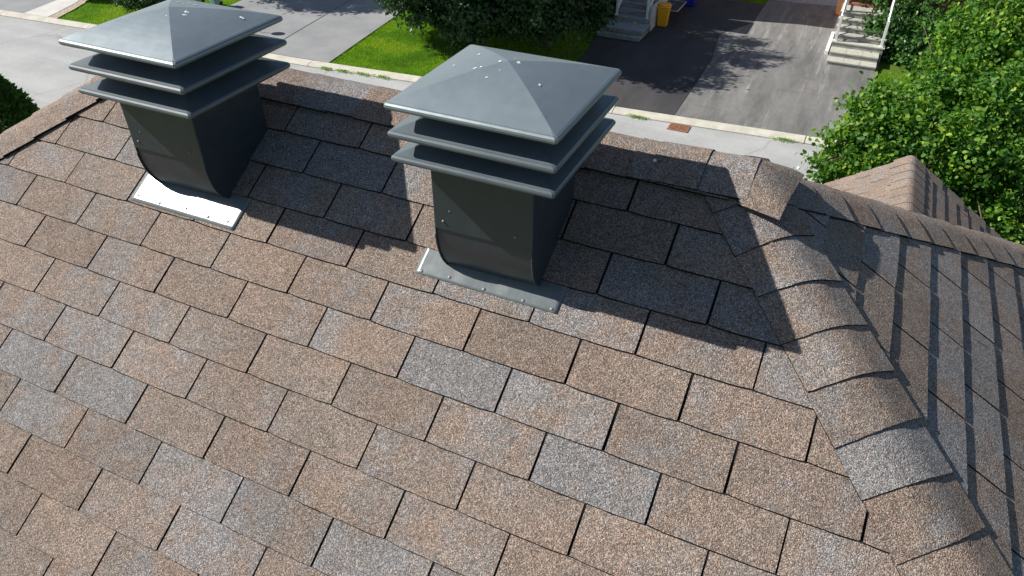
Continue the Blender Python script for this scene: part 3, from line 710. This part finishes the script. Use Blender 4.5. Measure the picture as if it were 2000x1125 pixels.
tree('shade_tree', 'dark tree beyond the left vent casting shade over the grey driveway', 'tree', (-26.0, 25.6, G+.06), LC, 16000, .18, M['leaf_dark'], 15, clump=.2, up=.4, ncl=60)
# dark shrub at the top edge left of the vent
_b = wpt(280, 2, 31.0)
tree('shrub', 'dark evergreen shrub at the top edge above the left vent', 'shrub', (_b.x, _b.y, G+.06), [(wpt(268, -8, 31.2)[:], (.85, .8, .5), 1), (wpt(305, -4, 31.0)[:], (.7, .7, .45), .7), (wpt(332, 6, 30.8)[:], (.35, .35, .25), .25)], 9000, .09, M['leaf_dark'], 16, r0=.04, clump=.1, ncl=60)
# cedar at the left edge
rg = np.random.default_rng(5)
cb = wpt(-22, 228, 12.0); cb = Vector((cb.x, cb.y, G-.02)); ctop = wpt(0, 178, 12.0)
e = empty('cedar', cb[:]); tag(e, 'dark green rounded cedar beyond the roof at the left edge', 'cedar')
bm = bmesh.new(); tube(bm, [(0, 0, 0), (0, 0, 2), (0, 0, ctop.z-G-.2)], [.1, .07, .02], 8); fin('trunk', bm, M['bark'], e, True)
HT = ctop.z - G + .46; n = 60000
zz = rg.random(n)**.7*HT; an = rg.random(n)*2*PI
rmax = .88*np.sqrt(np.clip(1-((zz-HT*.45)/(HT*.56))**2, 0, 1))*(1+.10*np.sin(an*5+zz*3)+.07*np.sin(an*11-zz*7))
rr_ = rmax*(.72+.30*rg.random(n)**.7); p = np.stack([rr_*np.cos(an), rr_*np.sin(an), zz], 1)
ax_ = np.stack([np.cos(an)*.8, np.sin(an)*.8, np.full(n, .55)], 1)+rg.normal(size=(n, 3))*.35
nr = rg.normal(size=(n, 3))
leaf_mesh('crown', p, ax_, nr, .075*(.6+.7*rg.random(n)), M['leaf_cedar'], np.clip(rg.normal(.5, .22, n), 0, 1), parent=e)
# hydrangea by the left steps
tree('hydrangea', 'hydrangea bush with pale green flower heads beside the left steps', 'shrub', (-7.4, 28.6, G+.06), [((-7.5, 28.7, G+.7), (.8, .9, .65), 1), ((-7.1, 29.6, G+.8), (.6, .8, .7), .8)], 6000, .13, M['leaf_dark'], 17, r0=.03, clump=.1, ncl=60)
hy = bpy.data.objects['hydrangea']; rb = random.Random(4)
for k in range(14):
    th_ = rb.uniform(-2.4, .6); q = rb.uniform(0, 1); c = Vector((.1+.75*math.cos(th_), .3+.95*math.sin(th_), .5+.75*q))
    n = 260; d = rg.normal(size=(n, 3)); d /= np.linalg.norm(d, axis=1, keepdims=True)
    leaf_mesh('flower_head', d*.12*rb.uniform(.8, 1.1)+np.array(c), rg.normal(size=(n, 3)), d, np.full(n, .05), M['bloom'], np.clip(rg.normal(.5, .25, n), 0, 1), parent=hy)
# yellow-green low shrub along the right driveway edge
tree('shrub', 'low yellow green bush at the right edge of the driveway below the steps', 'shrub', (4.1, 24.6, G+.06), [((4.05, 22.9, G+.2), (.45, .9, .25), 1), ((4.05, 24.2, G+.2), (.4, .9, .22), 1)], 7000, .09, M['leaf_yellow'], 18, r0=.03, clump=.1, ncl=60)
# grass blades
def grass(poly, n, seed, hgt=.07, z=.06):
    rg = np.random.default_rng(seed); P_ = np.array(poly); lo, hi = P_.min(0), P_.max(0)
    q = lo+(hi-lo)*rg.random((n*2, 2)); ins = np.zeros(len(q), bool); j = len(P_)-1
    for i in range(len(P_)):
        xi, yi = P_[i]; xj, yj = P_[j]
        c = ((yi > q[:, 1]) != (yj > q[:, 1])) & (q[:, 0] < (xj-xi)*(q[:, 1]-yi)/(yj-yi+1e-12)+xi); ins ^= c; j = i
    q = q[ins][:n]; N = len(q)
    p = np.c_[q, np.full(N, G+z)]; ax_ = rg.normal(size=(N, 3))*.55; ax_[:, 2] = 1
    nr = rg.normal(size=(N, 3)); nr[:, 2] *= .3
    pat = np.array([noise.noise(Vector((a*.7, b*.7, 0)))+.5*noise.noise(Vector((a*2.9, b*2.9, 4.))) for a, b in q])
    return leaf_mesh('grass', p, ax_, nr, hgt*(.6+.7*rg.random(N)), M['grass'], np.clip(.45+.8*pat+rg.normal(size=N)*.15, 0, 1), BLADE, F3)
tag(grass([(-14.72, Y(-14.72)), (-11.2, Y(-11.2)), (-6.6, Y(-6.6)), (-6.55, 24.4), (-6.85, 26.6), (-7, 29.5), (-15.5, 29.5), (-15.4, 25.1), (-15.1, 22.5)], 210000, 21), 'short green grass of the middle lawn between the driveways', 'grass', kind='stuff')
tag(grass([(-28.2, Y(-28.2)), (-22.65, Y(-22.65)), (-23.0, 26), (-30.0, 26), (-29.1, 21.5), (-28.55, 20.0)], 60000, 22), 'patchy green grass of the lawn at top left', 'grass', kind='stuff')
tag(grass([(-5.2, 33.65), (-1.5, 33.65), (-1.4, 34.3), (-2.7, 34.4), (-2.7, 37), (-5.2, 37)], 26000, 23), 'strip of green grass at the far end of the driveway', 'grass', kind='stuff')
tag(grass([(3.55, 23.2), (7, 23), (8, 28), (3.7, 27.4)], 24000, 24), 'yellowish grass beside the bottom of the right steps', 'grass', kind='stuff')

rgw = np.random.default_rng(31); wp = []
for x in (-13.9, -13.1, -12.3, -3.1, 1.4, -14.6, -20.4): wp.append(np.c_[rgw.normal(x, .16, 160), np.full(160, Y(x)-.39)+rgw.normal(0, .05, 160), np.full(160, G+.05)])
wp = np.concatenate(wp); wa = rgw.normal(size=wp.shape); wa[:, 2] = np.abs(wa[:, 2])+.5
tag(leaf_mesh('weeds', wp, wa, rgw.normal(size=wp.shape), .03+.03*rgw.random(len(wp)), M['grass'], rgw.random(len(wp)), LEAF4, F4), 'small weeds growing in the joint of the far kerb', 'weeds', kind='stuff')
# ---------------------------------------------------------------- right-hand steps and brick house
e = empty('stone_steps', (2.7, 29, G+.1)); tag(e, 'sunlit pale stone steps with white handrails at top right', 'steps')
o3 = Vector(e.location)
def bx(name, b, mat, e, bev=.006):
    bm = bmesh.new(); L = Vector(e.location)
    for q in (b if isinstance(b[0], (tuple, list)) else [b]): box(bm, q[0]-L.x, q[1]-L.x, q[2]-L.y, q[3]-L.y, q[4]-L.z, q[5]-L.z, bev)
    return fin(name, bm, mat, e)
st1 = G+.1
for (y0_, y1_, z_) in ((27.18, 27.69, .17), (27.66, 28.25, .35)):
    bx('riser', (1.86, 3.50, y0_+.02, y1_+.05, st1, st1+z_-.055), M['stone'], e)
    bx('tread', [(1.84+k*.558, 1.84+(k+1)*.558-.008, y0_, y1_-.005, st1+z_-.053, st1+z_) for k in range(3)], M['tread'], e, .004)
zz_ = .35; yy_ = 28.22
for k in range(5):
    zz_ += .185; d = .33 if k < 4 else 1.1
    bx('riser', (1.84, 3.60, yy_+.02, 30.4 if k == 4 else yy_+d+.06, st1, st1+zz_-.05), M['stone'], e)
    bx('tread', (1.80, 3.64, yy_, yy_+d-.004, st1+zz_-.048, st1+zz_), M['tread'], e)
    yy_ += d
def rail(e, x, yA, zA, yB, zB, hgt, npost):
    L = Vector(e.location)
    for k in range(npost):
        q = k/(npost-1); y = yA+(yB-yA)*q; z = zA+(zB-zA)*q
        bm = bmesh.new(); box(bm, x-.045-L.x, x+.045-L.x, y-.045-L.y, y+.045-L.y, z-L.z, z+hgt-L.z, .006)
        box(bm, x-.065-L.x, x+.065-L.x, y-.065-L.y, y+.065-L.y, z-L.z, z+.03-L.z); fin('post', bm, M['white'], e)
    for hz_, nm in ((hgt-.04, 'handrail'), (.18, 'bottom_rail')):
        bm = bmesh.new(); a = Vector((x, yA, zA+hz_))-L; b = Vector((x, yB, zB+hz_))-L
        tube(bm, [a, b], .038, 4); fin(nm, bm, M['white'], e)
    nb_ = int((yB-yA)/.14)
    for k in range(1, nb_):
        q = k/nb_; y = yA+(yB-yA)*q; z = zA+(zB-zA)*q
        bm = bmesh.new(); box(bm, x-.012-L.x, x+.012-L.x, y-.012-L.y, y+.012-L.y, z+.18-L.z, z+hgt-.05-L.z); fin('baluster', bm, M['white'], e)
rail(e, 1.92, 28.36, st1+.535, 29.55, st1+1.275, .92, 2)
rail(e, 3.50, 28.36, st1+.535, 29.55, st1+1.275, .92, 2)
rail(e, 1.921, 29.66, st1+1.276, 30.6, st1+1.276, .92, 2)
bx('stringer', (1.66, 1.78, 28.25, 30.6, st1, st1+.16), M['white'], e)
h2 = empty('brick_house', (6, 33, G+.1)); tag(h2, 'brick house behind the right steps, its red brick just showing', 'house')
bx('wall', [(2.0, 12, 30.68, 42, st1, st1+5.4)], M['brick'], h2, 0)
bx('porch_floor', (1.95, 3.8, 30.42, 30.66, st1, st1+1.36), M['brick'], h2)
bx('roof', [(1.4, 12.6, 30.6, 42.6, st1+5.4, st1+5.6), (2.5, 11.5, 32, 41, st1+5.6, st1+6.6)], M['trim'], h2, .02)
w1 = bx('window', (5, 6.6, 30.62, 30.67, st1+2.2, st1+3.6), M['white'], h2); bx('pane', (5.08, 6.52, 30.60, 30.615, st1+2.28, st1+3.52), M['glass'], h2)
pier = empty('brick_pier', (1.62, 33.4, G+.1)); tag(pier, 'narrow brown wooden pier left of the right steps at the top edge', 'pier')
bx('shaft', (1.52, 1.73, 33.3, 33.5, st1, st1+2.1), M['wood'], pier); bx('base', (1.49, 1.76, 33.27, 33.53, st1, st1+.12), M['wood'], pier)

# ---------------------------------------------------------------- left-hand steps and white house
e = empty('stone_steps', (-5.9, 27.9, G+.1)); tag(e, 'shaded grey stone steps with pale blue-white railing beside the yellow bin', 'steps')
bx('riser', (-6.80, -5.07, 26.57, 27.8, st1, st1+.11), M['stone'], e); bx('tread', (-6.84, -5.03, 26.54, 27.0, st1+.112, st1+.17), M['stone'], e)
bx('riser', (-6.78, -5.07, 26.88, 27.9, st1+.172, st1+.28), M['stone'], e)
bx('tread', [(-6.82+.6*k, -6.82+.6*(k+1)-.008, 26.82, 27.9, st1+.282, st1+.34) for k in range(3)], M['bluetread'], e)
zz_ = .34; yy_ = 27.78
for k in range(4):
    zz_ += .18; d = .33 if k < 3 else 1.6
    bx('riser', (-6.5, -5.14, yy_+.02, yy_+d+.06, st1+.342, st1+zz_-.05), M['stone'], e)
    bx('tread', (-6.54, -5.12, yy_, yy_+d-.004, st1+zz_-.048, st1+zz_), M['bluetread'], e); yy_ += d
bx('side_wall', (-5.115, -5.02, 27.92, 30.2, st1, st1+.95), M['walk'], e)
for a, b in ((-6.2, -5.62), (-5.60, -5.22)):
    bx('floor_board', (a, b, 29.05, 29.95, st1+1.062, st1+1.085), M['orange'], e)
rail(e, -5.2, 27.9, st1+.52, 28.85, st1+1.06, .9, 2)
rail(e, -6.46, 27.9, st1+.52, 28.85, st1+1.06, .9, 2)
h1 = empty('white_house', (-8, 33, G+.1)); tag(h1, 'white sided house at the top edge behind the yellow bin', 'house')
bx('wall', [(-13, -5.1, 30.3, 41, st1, st1+5.2)], M['siding'], h1, 0)
bm = bmesh.new()
for k in range(34): box(bm, -5.098+8, -5.086+8, 30.3-33, 41-33, k*.15+.02, k*.15+.135)
fin('clapboard', bm, M['siding'], h1)
bx('main_roof', [(-13.4, -4.95, 30.1, 41.4, st1+5.2, st1+5.4), (-12.5, -6.2, 31.6, 40, st1+5.4, st1+6.4)], M['trim'], h1, .02)
bx('porch_roof', (-9, -4.95, 28.55, 30.08, st1+2.75, st1+2.9), M['trim'], h1, .02)
bx('porch_post', (-5.17, -5.05, 28.95, 29.07, st1+1.062, st1+2.74), M['white'], h1)
w1 = bx('window', (-5.084, -5.05, 30.9, 31.7, st1+.25, st1+.85), M['white'], h1); bx('pane', (-5.049, -5.044, 30.96, 31.64, st1+.3, st1+.8), M['glass'], h1)
bx('door', (-6.1, -5.3, 30.25, 30.29, st1+1.09, st1+3.1), M['orange'], h1)

# ---------------------------------------------------------------- bins, table, marker, car
def bin_(label, x, y, w_, d_, h_, mat, rz=0, group=None):
    e = empty('wheeled_bin', (x, y, G+.119), rz); tag(e, label, 'bin', group)
    bm = bmesh.new(); vs = []
    for z, s in ((0.02, .74), (.05, .78), (h_*.80, .94), (h_*.80, 1.02), (h_*.86, 1.02)):
        ring = []
        for sx, sy in ((-1, -1), (1, -1), (1, 1), (-1, 1)):
            for k in range(3):
                a = {(-1, -1): PI, (1, -1): 1.5*PI, (1, 1): 0, (-1, 1): .5*PI}[(sx, sy)]+k/2*PI/2
                ring.append(bm.verts.new((sx*(w_/2*s-.05)+.05*math.cos(a), sy*(d_/2*s-.05)+.05*math.sin(a), z)))
        vs.append(ring)
    for r0, r1 in zip(vs, vs[1:]):
        for i in range(12): bm.faces.new((r0[i], r0[(i+1) % 12], r1[(i+1) % 12], r1[i]))
    bm.faces.new(vs[0][::-1]); bm.faces.new(vs[-1]); fin('body', bm, mat, e)
    bm = bmesh.new(); box(bm, -w_*.53, w_*.53, -d_*.54, d_*.54, h_*.862, h_*.93, .02); box(bm, -w_*.44, w_*.44, -d_*.40, d_*.44, h_*.932, h_, .03); fin('lid', bm, mat, e)
    bm = bmesh.new(); tube(bm, [(-w_*.35, d_*.60, h_*.84), (w_*.35, d_*.60, h_*.84)], .018, 8); fin('handle', bm, M['dark'], e)
    for sx in (-1, 1):
        bm = bmesh.new(); tube(bm, [(sx*w_*.30, d_*.42, .09), (sx*w_*.42, d_*.42, .09)], .09, 14); fin('wheel', bm, M['rubber'], e)
    return e
bin_('yellow wheeled bin standing beside the left steps', -4.78, 28.85, .50, .48, .88, M['yellow'], R(4))
bin_('blue wheeled bin at the top edge behind the black table', -4.45, 32.0, .66, .55, 1.0, M['blue'])
bin_('pale teal bin at the top edge, left one of two above the left vent', -24.35, 23.05, .42, .40, .9, M['teal'], 0)
bin_('pale teal bin at the top edge, right one of two above the left vent', -23.35, 23.1, .42, .40, .9, M['teal'], 0)
e = empty('garden_table', (-4.72, 30.1, G+.119)); tag(e, 'small dark slatted table between the yellow bin and the blue bin', 'table')
bm = bmesh.new()
for k in range(9): box(bm, -.36+k*.082, -.30+k*.082, -.70, .70, .47, .49)
fin('table_top', bm, M['dark'], e)
bm = bmesh.new(); tube(bm, [(-.38, -.72, .48), (.38, -.72, .48), (.38, .72, .48), (-.38, .72, .48), (-.38, -.72, .48)], .022, 8); fin('edge_frame', bm, M['rim'], e)
for sx in (-1, 1):
    for sy in (-1, 1):
        bm = bmesh.new(); tube(bm, [(sx*.34, sy*.66, .47), (sx*.38, sy*.70, 0)], .018, 6); fin('leg', bm, M['dark'], e)
e = empty('guessed_marker', (-19.25, 21.2, G+.112)); tag(e, 'guessed marker post put in to cast the round shadow on the grey driveway', 'marker post')  # guessed object, added only for the round shadow it throws
bm = bmesh.new(); tube(bm, [(0, 0, 0), (0, 0, .55)], .018, 6); fin('pole', bm, M['trim'], e)
bm = bmesh.new(); bmesh.ops.create_uvsphere(bm, u_segments=14, v_segments=8, radius=.21, matrix=Matrix.Translation((0, 0, .62)) @ Matrix.Diagonal((1, 1, .8, 1))); fin('globe', bm, M['trim'], e, True)
# parked car, only a wheel and sill reach into the frame
e = empty('parked_car', (-29.6, 23.3, G+.116), R(112)); tag(e, 'blue grey parked car at the top left corner with one black tyre in view', 'car')
bm = bmesh.new(); prof = [(-2.2, .35), (-2.25, .8), (-1.9, .95), (-1.2, 1.0), (-.6, 1.42), (.9, 1.45), (1.7, 1.02), (2.15, .95), (2.2, .5), (2.15, .3), (1.75, .3), (1.65, .55), (1.35, .68), (1.05, .55), (.95, .3), (-.95, .3), (-1.05, .55), (-1.35, .68), (-1.65, .55), (-1.75, .3)]
A = [bm.verts.new((x, -.86+.12*max(0, z-.95)/.5, z)) for x, z in prof]; B = [bm.verts.new((x, .86-.12*max(0, z-.95)/.5, z)) for x, z in prof]
bm.faces.new(A); bm.faces.new(B[::-1])
for i in range(len(A)): bm.faces.new((A[i], B[i], B[(i+1) % len(A)], A[(i+1) % len(A)]))
bmesh.ops.recalc_face_normals(bm, faces=bm.faces[:]); bmesh.ops.bevel(bm, geom=[e_ for e_ in bm.edges if e_.calc_face_angle(0) > .9], offset=.04, segments=2, affect='EDGES')
fin('body', bm, M['carpaint'], e)
bm = bmesh.new()
for sy in (-1, 1):
    vs = [bm.verts.new((x, sy*(.872-.12*(z-.95)/.5), z)) for x, z in ((-1.1, 1.0), (-.55, 1.36), (.85, 1.38), (1.5, 1.04))]; bm.faces.new(vs)
fin('window', bm, M['glass'], e)
for sx in (-1.35, 1.35):
    for sy in (-1, 1):
        bm = bmesh.new(); pts = []
        N_ = 24; ring = []
        for k in range(N_):
            a = 2*PI*k/N_; c = Vector((sx+.27*math.cos(a), sy*.76, .32+.27*math.sin(a)))
            ring.append([bm.verts.new(c+Vector((math.cos(a)*math.cos(b)*.06, math.sin(b)*.10, math.sin(a)*math.cos(b)*.06))) for b in [2*PI*j/8 for j in range(8)]])
        for k in range(N_):
            for j in range(8): bm.faces.new((ring[k][j], ring[k][(j+1) % 8], ring[(k+1) % N_][(j+1) % 8], ring[(k+1) % N_][j]))
        wo = fin('wheel', bm, M['rubber'], e, True)
        bm = bmesh.new(); tube(bm, [(sx, sy*.70, .32), (sx, sy*.83, .32)], .22, 20); fin('rim', bm, M['rim'], wo)
